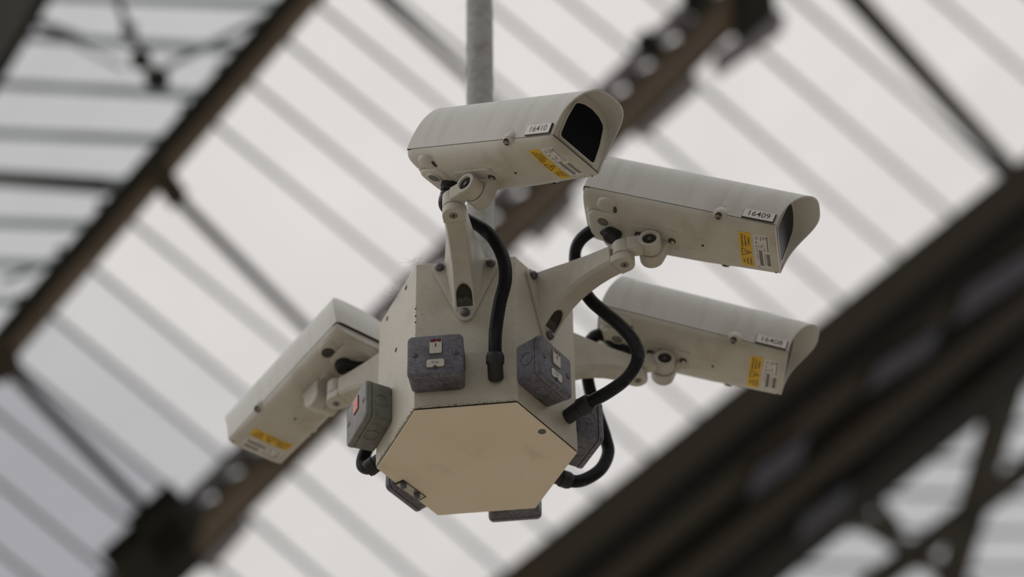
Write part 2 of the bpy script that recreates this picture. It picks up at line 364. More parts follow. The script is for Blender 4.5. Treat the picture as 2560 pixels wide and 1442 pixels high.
dp = link('drain_pipe', autosmooth(mesh('drain_pipe', *sweep_vf(resample(catmull(pp), .03), lambda i: .015, 12))), M_['iron']); bpy.data.objects.remove(cp)
dp['label'] = 'thin dark bent pipe hanging near the top left of the glazed roof'; dp['category'] = 'pipe'
for x, y, r in ((322, 74, .03), (352, 150, .04), (392, 196, .045)):
    c = on_plane(x, y, Q0[0]+Q0[1]*.3, Q0[1]); lathe('pipe_clamp', c, (1, .2, .3), [(r*.6, -r), (r, -r*.6), (r, r*.6), (r*.6, r)], M_['iron'], dp, 14)

# ------------------------------------------------------------------ hexagonal housing on its pole
YAW, HS, HH = -0.0977103, .160, .2939; AP = HS*math.sqrt(3)/2
FA = {'F': YAW-PI/2, 'FR': YAW-PI/6, 'BR': YAW+PI/6, 'B': YAW+PI/2, 'BL': YAW+5*PI/6, 'FL': YAW-5*PI/6}
def face_T(fn):      # local x = outwards, y = sideways (right when seen from outside), z = up
    a = FA[fn]; n = Vector((math.cos(a), math.sin(a), 0)); u = Vector((-math.sin(a), math.cos(a), 0))
    T = Matrix((n, u, Vector((0, 0, 1)))).transposed().to_4x4(); T.translation = n*AP; return T
def hexa(s, z): return [Vector((s*math.cos(YAW+i*PI/3), s*math.sin(YAW+i*PI/3), z)) for i in range(6)]
hx = thing('hexagonal_housing', 'cream hexagonal steel box hanging from the pole, all cameras around it', 'housing')
def hexa_open():
    o = hexa(HS, 0) + hexa(HS, HH) + hexa(HS-.003, 0) + hexa(HS-.003, HH-.002)
    f = []
    for i in range(6):
        j = (i+1) % 6
        f += [(i, j, 6+j, 6+i), (12+i, 18+i, 18+j, 12+j), (i, 12+i, 12+j, j)]
    f += [tuple(6+i for i in range(6)), tuple(18+i for i in range(5, -1, -1))]
    return o, f
link('body', mesh('body', *hexa_open()), M_['box'], hx, bevel=.0012)
link('gasket', mesh('gasket', *loft_vf([hexa(HS-.0042, .004), hexa(HS-.0042, -.0024)])), M_['gap'], hx)
link('base_panel', mesh('base_panel', *loft_vf([hexa(HS-.0018, -.0022), hexa(HS-.0018, -.0044)])), M_['plate'], hx, bevel=.0006)
lathe('plug', (.103, -.0723, -.0044), (0, 0, -1), [(.0054, 0), (.0054, .0004), (.0042, .0005), (.0038, .0003)], M_['plug'], hx, 20)
lathe('plug_ring', (.103, -.0723, -.0042), (0, 0, -1), [(.0062, 0), (.0062, .0005), (.0055, .0006), (.0054, .0002)], M_['recess'], hx, 20)
tab = [on_plane(x, y, Vector((0, 0, -.0035)), Vector((0, 0, 1))) for x, y in ((990, 1209), (1010, 1200), (1062, 1238), (1046, 1247))]
link('clip_plate', mesh('clip_plate', *loft_vf([[Vector((p.x, p.y, -.0046)) for p in tab], [Vector((p.x, p.y, -.0058)) for p in tab]])), M_['steel'], hx)
t2 = [Vector(((p.x-s_.x)*1.12+s_.x, (p.y-s_.y)*1.12+s_.y, 0)) for s_ in [sum(tab, Vector())/4] for p in tab]
link('clip_gasket', mesh('clip_gasket', *loft_vf([[Vector((p.x, p.y, -.0042)) for p in t2], [Vector((p.x, p.y, -.0049)) for p in t2]])), M_['dark'], hx)
for x, y in ((1009, 1209), (1042, 1235)):
    c = on_plane(x, y, Vector((0, 0, -.006)), Vector((0, 0, 1)))
    lathe('clip_bolt', (c.x, c.y, -.0055), (0, 0, -1), [(.0035, 0), (.0052, .001), (.0052, .007), (.003, .009)], M_['bolt'], hx, 12)
for fn, uz in (('FL', ((-.045, .277), (.037, .278), (-.002, .178))),):
    T = face_T(fn)
    for u, z in uz: lathe('screw_hole', T @ Vector((0, u, z)), T.to_3x3() @ Vector((1, 0, 0)), [(.0042, -.0005), (.0042, .0004), (.003, .0005)], M_['dark'], hx, 14)
for z in (.20, .185, .172):
    e = hexa(HS+.0002, z)[4]; lathe('seam_hole', e, (e.x, e.y, 0), [(.0014, -.001), (.0014, .0003)], M_['dark'], hx, 8)
def fluff(parent, spots, name='dust_fibres'):
    parts = []
    for c, r, n in spots:
        for _ in range(n):
            p = Vector(c) + Vector((random.gauss(0, r), random.gauss(0, r*.4), random.gauss(0, r*.5))); d = Vector((random.gauss(0, 1), random.gauss(0, .4), random.gauss(.3, .8)))*.0018
            P = [p]
            for _ in range(4): d = d*.9 + Vector((random.gauss(0, 1), random.gauss(0, 1), random.gauss(0, 1)))*.0014; P.append(P[-1]+d)
            parts.append(sweep_vf(P, lambda i: .00011, 3))
    o = link(name, mesh(name, *merge(parts)), M_['web'], parent); o['kind'] = 'stuff'; return o
tc_ = hexa(HS, HH)
e5, e4 = tc_[3], tc_[4]      # left corner and front-left corner of the top
fluff(hx, [(e4, .006, 26), (e5.lerp(e4, .45), .008, 40), (e5.lerp(e4, .55), .005, 20), (e5.lerp(e4, .7), .006, 14), (e5.lerp(e4, .2), .007, 12), (e4.lerp(tc_[5], .15), .006, 12), (e4.lerp(tc_[5], .28), .007, 8)])
be = hexa(HS, 0); gr = []
for i in (3, 4):   # grit in the bottom seam of the two front-left edges
    for _ in range(130):
        p = be[i].lerp(be[(i+1) % 6], random.random()) + Vector((random.gauss(0, .0005), random.gauss(0, .0005), abs(random.gauss(0, .0022))-.0008))
        n = Vector((p.x, p.y, 0)).normalized(); gr.append(lathe_vf(p, n, [(.0005*random.uniform(.4, 1.5), -.0002), (.0003, .0005)], 5))
o = link('grit', mesh('grit', *merge(gr)), M_['dark'], hx); o['kind'] = 'stuff'

PX, PY = .0087, -.0039
pl = thing('support_pole', 'grey dusty vertical tube holding up the hexagonal box', 'pole', Matrix.Translation((PX, PY, HH)))
lathe('tube', (0, 0, 0), (0, 0, 1), [(.0242, .0), (.0242, 5.3)], M_['pole'], pl, 48)
lathe('foot_flange', (0, 0, 0), (0, 0, 1), [(.05, 0), (.05, .008), (.03, .009), (.026, .02)], M_['pole'], pl, 32)
fluff(pl, [((-.0245, -.006, .02+.12*i), .0012, 5) for i in range(3, 12)] + [((.0245, -.006, .06+.12*i), .001, 3) for i in range(3, 10)])

# ------------------------------------------------------------------ brackets with pan and tilt joint
POSE = {   # rotation columns of the four housings, position of their underside hole, face they hang from
 1: ([[.69952, .62894, .33928], [-.56311, .77744, -.28017], [-.43998, .00493, .89799]], [.0716, -.3715, .2745], 'F'),
 2: ([[.91441, .1417, .37919], [-.13413, .98987, -.04646], [-.38193, -.00837, .92415]], [.3669, -.1887, .2813], 'FR'),
 3: ([[.9557, -.03051, .29276], [.0295, .99953, .00787], [-.29286, .00111, .95615]], [.3978, .1238, .2881], 'BR'),
 4: ([[-.63081, -.76782, -.11192], [.76046, -.64043, .10744], [-.15418, -.01734, .98789]], [-.3186, .2675, .3021], 'BL')}
def pose_T(i):
    R, t, _ = POSE[i]; T = Matrix(R).to_4x4(); T.translation = Vector(t); return T
PIV = Vector((-.0785, 0, -.0347))
def hull_plate():
    pts = []
    for cy, cz, r, a0, a1 in ((.041, .277, .0125, -25, 90), (-.041, .277, .0125, 90, 205), (0, .1765, .0125, 205, 335)):
        for i in range(9):
            a = math.radians(a0+(a1-a0)*i/8); pts.append((cy+r*math.cos(a), cz+r*math.sin(a)))
    return pts
def arm_vf():
    st = [(.004, .2885, .182, .034, .019), (.015, .2885, .197, .032, .0185), (.03, .2885, .213, .0295, .018), (.045, .2885, .2245, .027, .0175), (.06, .288, .233, .0245, .017), (.08, .288, .241, .0215, .017), (.10, .2875, .2462, .0195, .017), (.12, .287, .249, .0182, .017), (.139, .2865, .2495, .0176, .017)]
    rings = []
    for n, zt, zb, wt, wb in st:
        zm = zb + (zt-zb)*.12
        rings.append([Vector((n, -wt, zt)), Vector((n, wt, zt)), Vector((n, wb+(wt-wb)*.1, zm+.003)), Vector((n, wb-.003, zb)), Vector((n, -wb+.003, zb)), Vector((n, -wb-(wt-wb)*.1, zm+.003))])
    return loft_vf(rings)
def bracket(i, label):
    fn = POSE[i][2]; T = face_T(fn)
    t = thing('camera_bracket', label, 'bracket', T, 'swan neck brackets on the hexagonal box')
    P = hull_plate()
    link('back_plate', mesh('back_plate', *loft_vf([[Vector((.0, y, z)) for y, z in P], [Vector((.0055, y, z)) for y, z in P]])), M_['bracket'], t, bevel=.001)
    slot = [(math.cos(a)*.0125, .2050+math.sin(a)*.0125) for a in [PI*k/10 for k in range(11)]] + [(-.0125, .1895), (.0125, .1895)]
    cut = loft_vf([[Vector((-.002, y, z)) for y, z in slot], [Vector((.06, y, z)) for y, z in slot]])
    am = boolean_cut(mesh('arm', *arm_vf()), cut); am.materials.clear()
    link('arm', am, M_['bracket'], t, bevel=.002, seg=2)
    def srf(z):
        T_ = [(.176, .0), (.182, .004), (.197, .015), (.213, .03), (.2245, .045)]
        for (z0_, n0_), (z1_, n1_) in zip(T_, T_[1:]):
            if z <= z1_: return n0_+(n1_-n0_)*(z-z0_)/(z1_-z0_)
        return .045
    link('slot_shade', mesh('slot_shade', *loft_vf([[Vector((.004, y*.99, z)) for y, z in slot], [Vector((max(.0062, srf(z)-.0045), y*.99, z)) for y, z in slot]])), M_['dark'], t)  # near-black fill paints in the shade of a deep hole
    lo = [(-.0118, .1892), (.0118, .1892), (.0118, .2000), (.004, .2030), (-.005, .2015), (-.0118, .2030)]
    link('slot_dust', mesh('slot_dust', *loft_vf([[Vector((.004, y, z)) for y, z in lo], [Vector((max(.0068, srf(z)-.0036), y, z)) for y, z in lo]])), M_['recess'], t)
    # rounded lug at the arm's end
    ring = lambda z: [Vector((.139, -.0172, z))] + [Vector((.154+.0178*math.cos(a), .0178*math.sin(a), z)) for a in [-PI/2+PI*k/14 for k in range(15)]] + [Vector((.139, .0172, z))]
    link('end_lug', autosmooth(mesh('end_lug', *loft_vf([ring(.2495), ring(.2645)]))), M_['bracket'], t, bevel=.0015)
    lathe('lug_screw', (.1555, 0, .2498), (0, 0, -1), [(.0064, -.001), (.0064, .0006), (.0052, .0007), (.005, .0002)], M_['recess'], t, 20)
    lathe('hex_socket', (.1555, 0, .2494), (0, 0, -1), [(.0034, -.001), (.0034, .0009), (.0022, .001), (.0018, 0)], M_['bolt'], t, 6)
    for y, z in ((-.041, .277), (.041, .277), (0, .178)):
        lathe('bolt', (.0055, y, z), (1, 0, 0), [(.0072, 0), (.0075, .002), (.0072, .005), (.0052, .0075), (.002, .0085)], M_['bolt'], t, 18, 50)
    # the turning joint: upright hub, neck and cross barrel
    J = T.inverted() @ (pose_T(i) @ PIV); V = Vector((.154, 0, J.z))
    Ry = (T.inverted().to_3x3() @ pose_T(i).to_3x3()) @ Vector((0, 1, 0))
    h = Vector((J.x-V.x, J.y-V.y, 0)).normalized(); sd_ = Vector((-h.y, h.x, 0))
    lathe('pan_hub', (.154, 0, .2660), (0, 0, 1), [(.0165, 0), (.0178, .001), (.0178, .0245), (.0165, .026)], M_['bracket'], t, 32)
    A = V + h*.008; B = J - h*.004; z0, z1 = .2665, .2915; s0 = .012
    zc = J.z
    rn = [[P_+sd_*a+Vector((0, 0, z-zc)) for a, z in ((-s0, z0), (s0*.2, z0), (s0*.2, z1), (-s0, z1))] for P_ in (A, B)]
    rn = [[P_ - Ry.normalized()*a + Vector((0, 0, z-zc)) for a, z in ((-.002, z0), (.020, z0), (.020, z1), (-.002, z1))] for P_ in (A, B)]
    link('neck', mesh('neck', *loft_vf(rn)), M_['bracket'], t, bevel=.002)
    bar = lathe('tilt_barrel', J, -Ry, [(.0165, -.001), (.0175, .0), (.0175, .0235), (.0165, .0248), (.0120, .0250), (.0114, .0235), (.0112, .0150)], M_['bracket'], t, 36)
    lathe('barrel_recess', J - Ry*.0205, -Ry, [(.0112, -.0005), (.0112, .0006), (.0044, .0008), (.0042, .0020), (.0034, .0021), (.0028, .0012)], M_['dark'], t, 24)  # near-black disc puts the barrel recess's shade into its colour
    lathe('pivot_screw', J - Ry*.0222, -Ry, [(.0034, -.0010), (.0034, .0014), (.0028, .0015), (.0022, .0008)], M_['bolt'], t, 18)
    return t
bracket(1, 'cream swan neck bracket on the front face, carrying camera 16410')
bracket(2, 'cream swan neck bracket on the right front face, carrying camera 16409')
bracket(3, 'cream swan neck bracket low behind the box on the right, carrying camera 16408')
bracket(4, 'cream swan neck bracket emerging left behind the box, carrying the left hand camera')

# ------------------------------------------------------------------ security cameras
XR, XF, ZS0, ZS1 = -.2039, .1187, .0178, .0126        # rear, front, seam height rear, front
def seam(x): return ZS0 + (ZS1-ZS0)*(x-XR)/(XF-XR)
def wid(x): return .0590 + (.0566-.0590)*(x-XR)/(XF-XR)
E1_, E2_, HC = .6579, .5533, .0965
NT = 44
def arch(t, w, hc):
    c, s = math.cos(t), max(0., math.sin(t)); return (math.copysign(abs(c)**E1_, c)*w, s**E2_*hc)
def cover_vf():
    ts = [PI*(.5-.5*math.cos(PI*k/NT)) if False else PI*k/NT for k in range(NT+1)]
    # denser near the seam
    ts = [0, .0008, .004, .012, .03] + [.06+(PI-.12)*k/NT for k in range(NT+1)] + [PI-.03, PI-.012, PI-.004, PI-.0008, PI]
    def ring(fx, ds=0., dz=0.):
        r = []
        for t in ts:
            y, z = arch(t, 1, 1); x = fx(z); r.append(Vector((x, y*(wid(x)-ds), seam(x)+z*(HC-ds)+dz)))
        return r
    outer = [ring(lambda z: XR+.0226*z**2.3)]
    # rounded rear rim
    rear_in = [ring(lambda z: XR+.0226*z**2.3-.0025, .004), ring(lambda z: XR+.0226*z**2.3-.0040, .012)]
    for k in (.02, .3, .6, .85): outer.append(ring(lambda z, k=k: (XR+.0226*z**2.3)*(1-k)+k*(XF+.0379*z**2.7)))
    outer.append(ring(lambda z: XF+.0379*z**2.7))
    inner = [ring(lambda z: XF+.0379*z**2.7-.0002, .0022), ring(lambda z: XF-.006, .0026)]
    rings = list(reversed(rear_in)) + outer + inner
    n = len(ts); v = [p for r in rings for p in r]; f = []
    for j in range(len(rings)-1):
        for i in range(n-1): f.append((j*n+i, j*n+i+1, (j+1)*n+i+1, (j+1)*n+i))
    # rear end wall: quads across
    for i in range(n//2):
        a, b, c, d = i, i+1, n-2-i, n-1-i
        if b < c: f.append((a, b, c, d))
        elif b == c: f.append((a, b, d))
    return v, f
DEP = [(-.2039, .0155), (-.195, .0200), (-.17, .0235), (-.13, .0265), (-.06, .0255), (0, .0232), (.04, .0180), (.07, .0152), (.10, .0120), (.112, .0110), (.1187, .0085)]
def dep(x):
    for (a, da), (b, db) in zip(DEP, DEP[1:]):
        if x <= b: t = (x-a)/(b-a); return da+(db-da)*t
    return DEP[-1][1]
def tray_z(x, y):     # underside height
    w = wid(x)-.0004; u = min(1, abs(y)/w)
    return seam(x)-dep(x)*(1-.28*u*u)*(1-u**9)**.5
def tray_vf():
    xs = [XR+.0005, XR+.004, XR+.012] + [XR+.025+(XF-.012-XR-.025)*k/22 for k in range(23)] + [XF-.008, XF-.004, XF-.0012, XF]
    us = [math.sin(PI/2*k/18) for k in range(-18, 19)]; rings = []
    for x in xs:
        e = 1-.05*math.exp(-(x-XR)/.004); w = (wid(x)-.0006)*e; sh = 1.
        if x > XF-.0045: sh = .96 if x < XF-.0006 else .86
        r = [Vector((x, u*w, seam(x)-.0006-(seam(x)-tray_z(x, u*(wid(x)-.0004)))*sh)) for u in us]
        r[0].z = r[-1].z = seam(x)-.0006; rings.append(r)
    return loft_vf(rings)
def on_tray(T, pts, dz=-.0004):
    return [Vector((x, y, tray_z(x, y)+dz)) for x, y in pts]
def patch_vf(x0, x1, y0, y1, th=.0004, nx=3, ny=10, r=.0015):
    """thin sticker following the tray underside"""
    v = []; f = []
    for k, o in ((0, th+.00005), (1, -.0008)):
        for i in range(nx+1):
            for j in range(ny+1):
                x = x0+(x1-x0)*i/nx; y = y0+(y1-y0)*j/ny; v.append((x, y, tray_z(x, y)-o-.0006))
    m = (nx+1)*(ny+1)
    for i in range(nx):
        for j in range(ny):
            a = i*(ny+1)+j; f.append((a, a+1, a+ny+2, a+ny+1)); f.append((m+a, m+a+ny+1, m+a+ny+2, m+a+1))
    rim = [i*(ny+1) for i in range(nx+1)] + [nx*(ny+1)+j for j in range(1, ny+1)] + [i*(ny+1)+ny for i in range(nx-1, -1, -1)] + [j for j in range(ny-1, 0, -1)]
    for a, b in zip(rim, rim[1:]+rim[:1]): f.append((a, b, m+b, m+a))
    return v, f
def drape(me, off=.0014):
    for v in me.vertices: v.co.z = tray_z(v.co.x, v.co.y)-off
    return me
TX = Matrix(((0, 1, 0, 0), (1, 0, 0, 0), (0, 0, -1, 0), (0, 0, 0, 1)))    # print reads across, seen from below
def ptext(s, size, x, y, squeeze=.9, align='LEFT', bold=0): return text_mesh(s, size, Matrix.Translation((x, y, 0)) @ TX, align, squeeze, bold)
def flat(x0, x1, y0, y1): return mesh('q', [(x0, y0, 0), (x1, y0, 0), (x1, y1, 0), (x0, y1, 0)], [(0, 1, 2, 3)])
def stroke(a, b, w):
    a = Vector((*a, 0)); b = Vector((*b, 0)); d = (b-a).normalized(); s = Vector((-d.y, d.x, 0))*w/2
    return mesh('q', [a-s, b-s, b+s, a+s], [(0, 1, 2, 3)])
def window_poly(g=0., lift=0.):
    # window outline at the front, corners measured on the housing: foot, shoulders, arched head
    c = [(-.0405-g, .0205-g), (.0405+g, .0205-g), (.0395+g, .052), (.0335+g, .0835+g*.6), (.018, .0905+g), (0, .0930+g), (-.018, .0905+g), (-.0335-g, .0835+g*.6), (-.0395-g, .052)]
    P = [Vector((a, b, 0)) for a, b in c]; o = []
    n = len(P)
    for i, p in enumerate(P):
        a, b = P[i-1], P[(i+1) % n]; r = .0065 if i in (0, 1, 3, 7) else .004
        d0 = (a-p).normalized()*r; d1 = (b-p).normalized()*r
        for k in range(5):
            t = k/4; o.append((p+d0)*(1-t)**2 + p*2*t*(1-t) + (p+d1)*t*t)
    return [(q.x, q.y) for q in o]
BARS = [random.choice((.0006, .0009, .0013)) for _ in range(60)]
def security_camera(i, number, label, cover_dirt=None):
    T = pose_T(i)
    t = thing('security_camera', label, 'camera', T, 'four housed security cameras around the hexagonal box')
    link('cover', autosmooth(mesh('cover', *cover_vf()), 40), M_['cam_cover'], t)
    tray = link('tray', autosmooth(mesh('tray', *tray_vf()), 45), M_['cam_tray'], t)
    link('seam_gasket', mesh('seam_gasket', *loft_vf([[Vector((x, s*(wid(x)-.0012), seam(x)-.002)) for s in (-1, 1)] + [Vector((x, s*(wid(x)-.0012), seam(x)+.002)) for s in (1, -1)] for x in (XR+.006, XF-.001)])), M_['dark'], t)
    # front panel with window
    ts = [PI*k/40 for k in range(41)]
    def fr(x, ds): return [Vector((x, arch(a, wid(x)-ds, 1)[0], seam(x)+arch(a, 1, HC-ds)[1]-.0003)) for a in ts]
    fp_ = link('front_panel', autosmooth(mesh('front_panel', *loft_vf([fr(XF-.0075, .0026), fr(XF-.0022, .0026)]))), M_['cam_tray'], t)
    wp = window_poly(.0030); wi = window_poly(0)
    rm = loft_vf([[Vector((XF-.0025, y, z)) for y, z in wp], [Vector((XF-.0008, y, z)) for y, z in wp], [Vector((XF-.0008, y, z)) for y, z in wi], [Vector((XF-.0030, y, z)) for y, z in wi]], cap=False)
    link('window_frame', mesh('window_frame', *rm), M_['cam_tray'], fp_)
    link('window', mesh('window', *loft_vf([[Vector((XF-.0023, y, z)) for y, z in wi], [Vector((XF-.0018, y, z)) for y, z in wi]])), M_['glass'], fp_)
    # side screws in their lugs, both sides
    for s in (-1, 1):
        xs = .0268; c = Vector((xs, s*.0538, seam(xs)))
        el = lambda zc_, az, lo, hi: loft_vf([[Vector((c.x+.0125*math.cos(a)*math.cos(p), s*(.0545+.0088*math.sin(a)*math.cos(p)), zc_+az*math.sin(p))) for a in [2*PI*k/20 for k in range(20)]] for p in [math.radians(lo+(hi-lo)*j/10) for j in range(11)]])
        link('screw_boss', autosmooth(mesh('screw_boss', *el(c.z+.0002, .0145, 0, 88)), 60), M_['cam_cover'], t)
        link('screw_lug', autosmooth(mesh('screw_lug', *el(c.z-.0003, .0105, -62, 0)), 60), M_['cam_tray'], tray)
        ca = Vector((0, s*.62, -.78)); cc = c + Vector((0, s*.0060, -.0076))
        lathe('lug_recess', cc, ca, [(.0056, -.004), (.0056, .0008), (.0050, .0010), (.0046, .0002)], M_['dark'], tray, 18)
        lathe('cover_screw', cc + Vector((.0008, 0, 0)), ca, [(.0026, -.002), (.0024, .0010), (.0010, .0012)], M_['bolt'], tray, 12)
        # rear corner lugs with sunken dark screw
        c = Vector((-.160, s*.0400, tray_z(-.160, .0400)))
        lathe('rear_lug', c + Vector((0, s*.001, .006)), (0, 0, -1), [(.0185, 0), (.0180, .0045), (.0160, .0068), (.011, .0082), (.004, .0088)], M_['cam_tray'], tray, 28, 70)
        if i == 4: lathe('rear_recess', c + Vector((.004, s*.002, -.0010)), (0, 0, -1), [(.0118, -.001), (.0118, .0014), (.0090, .0022), (.0040, .0020)], M_['recess'], tray, 20)
        else: link('rear_recess', autosmooth(mesh('rear_recess', *sweep_vf([c + Vector((.0145, s*y_, -.0004-.0004*abs(k_-2))) for k_, y_ in enumerate((-.006, -.003, 0, .004, .008))], lambda k_: (.0016, .0036, .0040, .0030, .0014)[k_], 8))), M_['recess'], tray)
    # raised cable block at the rear, blanking plug and cable entry
    rp = rrect(.056, .066, .016); rp2 = rrect(.044, .052, .013)
    Tm = Matrix.Translation((-.166, 0, 0))
    link('cable_block', autosmooth(mesh('cable_block', *loft_vf([[Vector((x-.166, y, -.004)) for x, y in rp], [Vector((x-.166, y, -.0090)) for x, y in rp], [Vector((x-.166, y, -.0118)) for x, y in rp2]]))), M_['cam_tray'], tray, bevel=.002)
    lathe('plug_rim', (-.166, -.0160, -.0113), (0, 0, -1), [(.0125, -.002), (.0125, .001), (.0118, .0026), (.0098, .0026), (.0096, .0014)], M_['cam_tray'], tray, 28)
    lathe('blanking_plug', (-.166, -.0160, -.0113), (0, 0, -1), [(.0094, -.001), (.0094, .0016), (.0085, .0018)], M_['gland'], tray, 24)
    lathe('cable_gland', (-.153, .0090, -.012), (0, 0, -1), [(.0150, -.002), (.0150, .006), (.0128, .0065), (.0125, .013)], M_['rubber'], tray, 20)
    # rounded transverse roll at the rear edge
    ry = [Vector((-.190, y, 0)) for y in (-.030, .030)]
    lathe('rear_roll', (-.1890, -.024, .0035), (0, 1, 0), [(.004, -.010), (.0085, -.006), (.0108, .002), (.0112, .024), (.0108, .046), (.0085, .054), (.004, .058)], M_['cam_tray'], tray, 24, 60)
    # mounting plate, its screws, and the fixed tilt ear
    zp = -.0155
    pr = rrect(.080, .044, .005)
    mp = link('mount_plate', mesh('mount_plate', *loft_vf([[Vector((x-.080, y, tray_z(x-.08, y)+.001)) for x, y in pr], [Vector((x-.080, y, tray_z(x-.08, y)-.0034)) for x, y in pr]])), M_['bracket'], t, bevel=.0012)
    for xx in (-.0505, -.108):
        lathe('plate_screw_recess', (xx, -.0005, -.0134), (0, 0, -1), [(.0062, -.001), (.0062, .0008), (.005, .001), (.0048, 0)], M_['recess'], mp, 18)
        lathe('plate_screw', (xx+.001, 0, -.0136), (0, 0, -1), [(.0036, -.001), (.0036, .0018), (.0025, .0024)], M_['steel'], mp, 12)
    ear = lambda y: [Vector((PIV.x+.024, y, -.010)), Vector((PIV.x-.024, y, -.010)), Vector((PIV.x-.0205, y, -.021))] + [Vector((PIV.x+.0195*math.cos(a), y, PIV.z-.0015+.0195*math.sin(a))) for a in [PI+math.radians(4)+(PI-math.radians(8))*k/16 for k in range(17)]] + [Vector((PIV.x+.0205, y, -.021))]
    link('tilt_ear', autosmooth(mesh('tilt_ear', *loft_vf([ear(.0022), ear(.0260)]))), M_['bracket'], mp, bevel=.0022)
    # shallow moulded arc with a small drain hole
    rim = []
    for k in range(15):
        a = -PI*.62+PI*1.24*k/14 if False else -PI/2+PI*k/14; rim.append(Vector((-.002+.0135*math.cos(a), .0135*math.sin(a), 0)))
    rim = [Vector((-.036, -.0135, 0))] + rim + [Vector((-.036, .0135, 0))]
    rim = [Vector((p.x, p.y, tray_z(p.x, p.y)-.0001)) for p in resample(rim, .002)]
    link('moulded_arc', mesh('moulded_arc', *sweep_vf(rim, lambda k: .0010, 6)), M_['cam_tray'], tray)
    lathe('drain_hole', (0, 0, tray_z(0, 0)-.0008), (0, 0, -1), [(.0021, -.001), (.0021, .0006)], M_['dark'], tray, 12)
    lathe('drain_hole', (.113, .050, tray_z(.113, .050)-.0008), (0, 0, -1), [(.0014, -.001), (.0014, .0005)], M_['dark'], tray, 10)
    # yellow warning sticker
    ys = link('warning_sticker', mesh('warning_sticker', *patch_vf(.0602, .0797, -.0400, .0400)), M_['yellow'], t); ys['label'] = 'yellow warning sticker with triangle'
    ms = []
    for s_, x, sz in (('WARNING', .0757, .0042), ('ISOLATE MAINS', .0703, .0040), ('BEFORE OPENING', .0650, .0040)):
        ms.append(ptext(s_, sz, x, -.0225, .86, 'CENTER', .00006))
    for s_, x in (('ATTENTION', .0757), ('TURN OFF', .0703), ('SUPPLY', .0650)): ms.append(ptext(s_, .0038, x, .0255, .9, 'CENTER', .00006))
    A, B, C_ = (.0635, -.0055), (.0635, .0120), (.0782, .0032)
    for a, b in ((A, B), (B, C_), (C_, A)): ms.append(stroke(a, b, .0010))
    for a, b in (((.0745, .0040), (.0705, .0020)), ((.0705, .0020), (.0710, .0048)), ((.0710, .0048), (.0665, .0028))): ms.append(stroke(a, b, .0008))
    link('warning_print', drape(join_meshes('warning_print', ms)), M_['ink'], ys)
    # white rating sticker with bar codes
    ws = link('rating_sticker', mesh('rating_sticker', *patch_vf(.0835, .1085, -.0385, .0385)), M_['label'], t); ws['label'] = 'white rating sticker with bar codes'
    ms = [ptext('CE', .0058, .0885, -.0350, 1), flat(.0868, .0893, -.0235, -.0205), flat(.0868, .0888, -.0150, -.0125),
          flat(.1045, .1068, -.0360, -.0325)]
    for (x, y, n, w) in ((.0945, -.035, 4, .0022), (.0985, -.035, 3, .0022), (.1018, -.035, 3, .002), (.0945, -.0160, 3, .002), (.0905, -.0150, 3, .0016), (.0975, -.0200, 3, .0018), (.0995, -.0100, 4, .0016), (.0872, -.008, 4, .0016), (.0870, .004, 7, .0015), (.0990, .004, 12, .0015), (.0872, .034, 2, .0020)):
        for k in range(n):
            y_ = y + k*.0023; ms.append(flat(x, x+w*.8, y_, y_+.0013))
    for k in range(13): ms.append(flat(.1048, .1066, -.0315+k*.0023, -.0298+k*.0023))
    for x0, x1, y, n in ((.0905, .0962, -.004, 28), (.1022, .1078, .0035, 24)):
        for k in range(n):
            w = BARS[k+int(x0*900) % 7]; ms.append(flat(x0, x1, y, y+w)); y += w+.0007
            if y > .0330: break
    link('rating_print', drape(join_meshes('rating_print', ms)), M_['ink2'], ws)
    # engraved number plate, only where one shows
    if number:
        x0, x1, z0, z1 = .0625, .1128, .0152, .0315
        th = math.atan2(seam(x1)-seam(x0), x1-x0)
        pv = [Vector((x, y, z-(x-x0)*.012)) for y in (-.0576, -.0606) for x, z in ((x0, z0), (x1, z0), (x1, z1), (x0, z1))]
        npl = link('number_plate', mesh('number_plate', pv, [(0, 1, 2, 3), (7, 6, 5, 4), (0, 4, 5, 1), (1, 5, 6, 2), (2, 6, 7, 3), (3, 7, 4, 0)]), M_['numplate'], t); npl['label'] = 'white plate numbered ' + number
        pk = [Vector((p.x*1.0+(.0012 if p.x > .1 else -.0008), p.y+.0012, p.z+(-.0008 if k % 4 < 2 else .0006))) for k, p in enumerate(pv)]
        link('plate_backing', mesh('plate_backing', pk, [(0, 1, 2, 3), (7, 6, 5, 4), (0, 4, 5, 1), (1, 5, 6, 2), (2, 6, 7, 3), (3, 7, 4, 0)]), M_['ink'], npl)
        TT = Matrix(((1, 0, 0, (x0+x1)/2), (0, 0, -1, -.06075), (0, 1, 0, (z0+z1)/2-.0003), (0, 0, 0, 1)))
        me = text_mesh(number, .0148, TT @ Matrix.Rotation(-.012, 4, 'Z'), 'CENTER', 1.04, .00002)
        link('digits', me, M_['ink'], npl)
    return t
security_camera(1, '16410', 'cream security camera numbered 16410, topmost, its dark window facing right')
security_camera(2, '16409', 'cream security camera numbered 16409, middle of the three pointing right')
security_camera(3, '16408', 'cream security camera numbered 16408, lowest on the right, slightly blurred')
security_camera(4, None, 'cream security camera pointing down left, left of the hexagonal box')

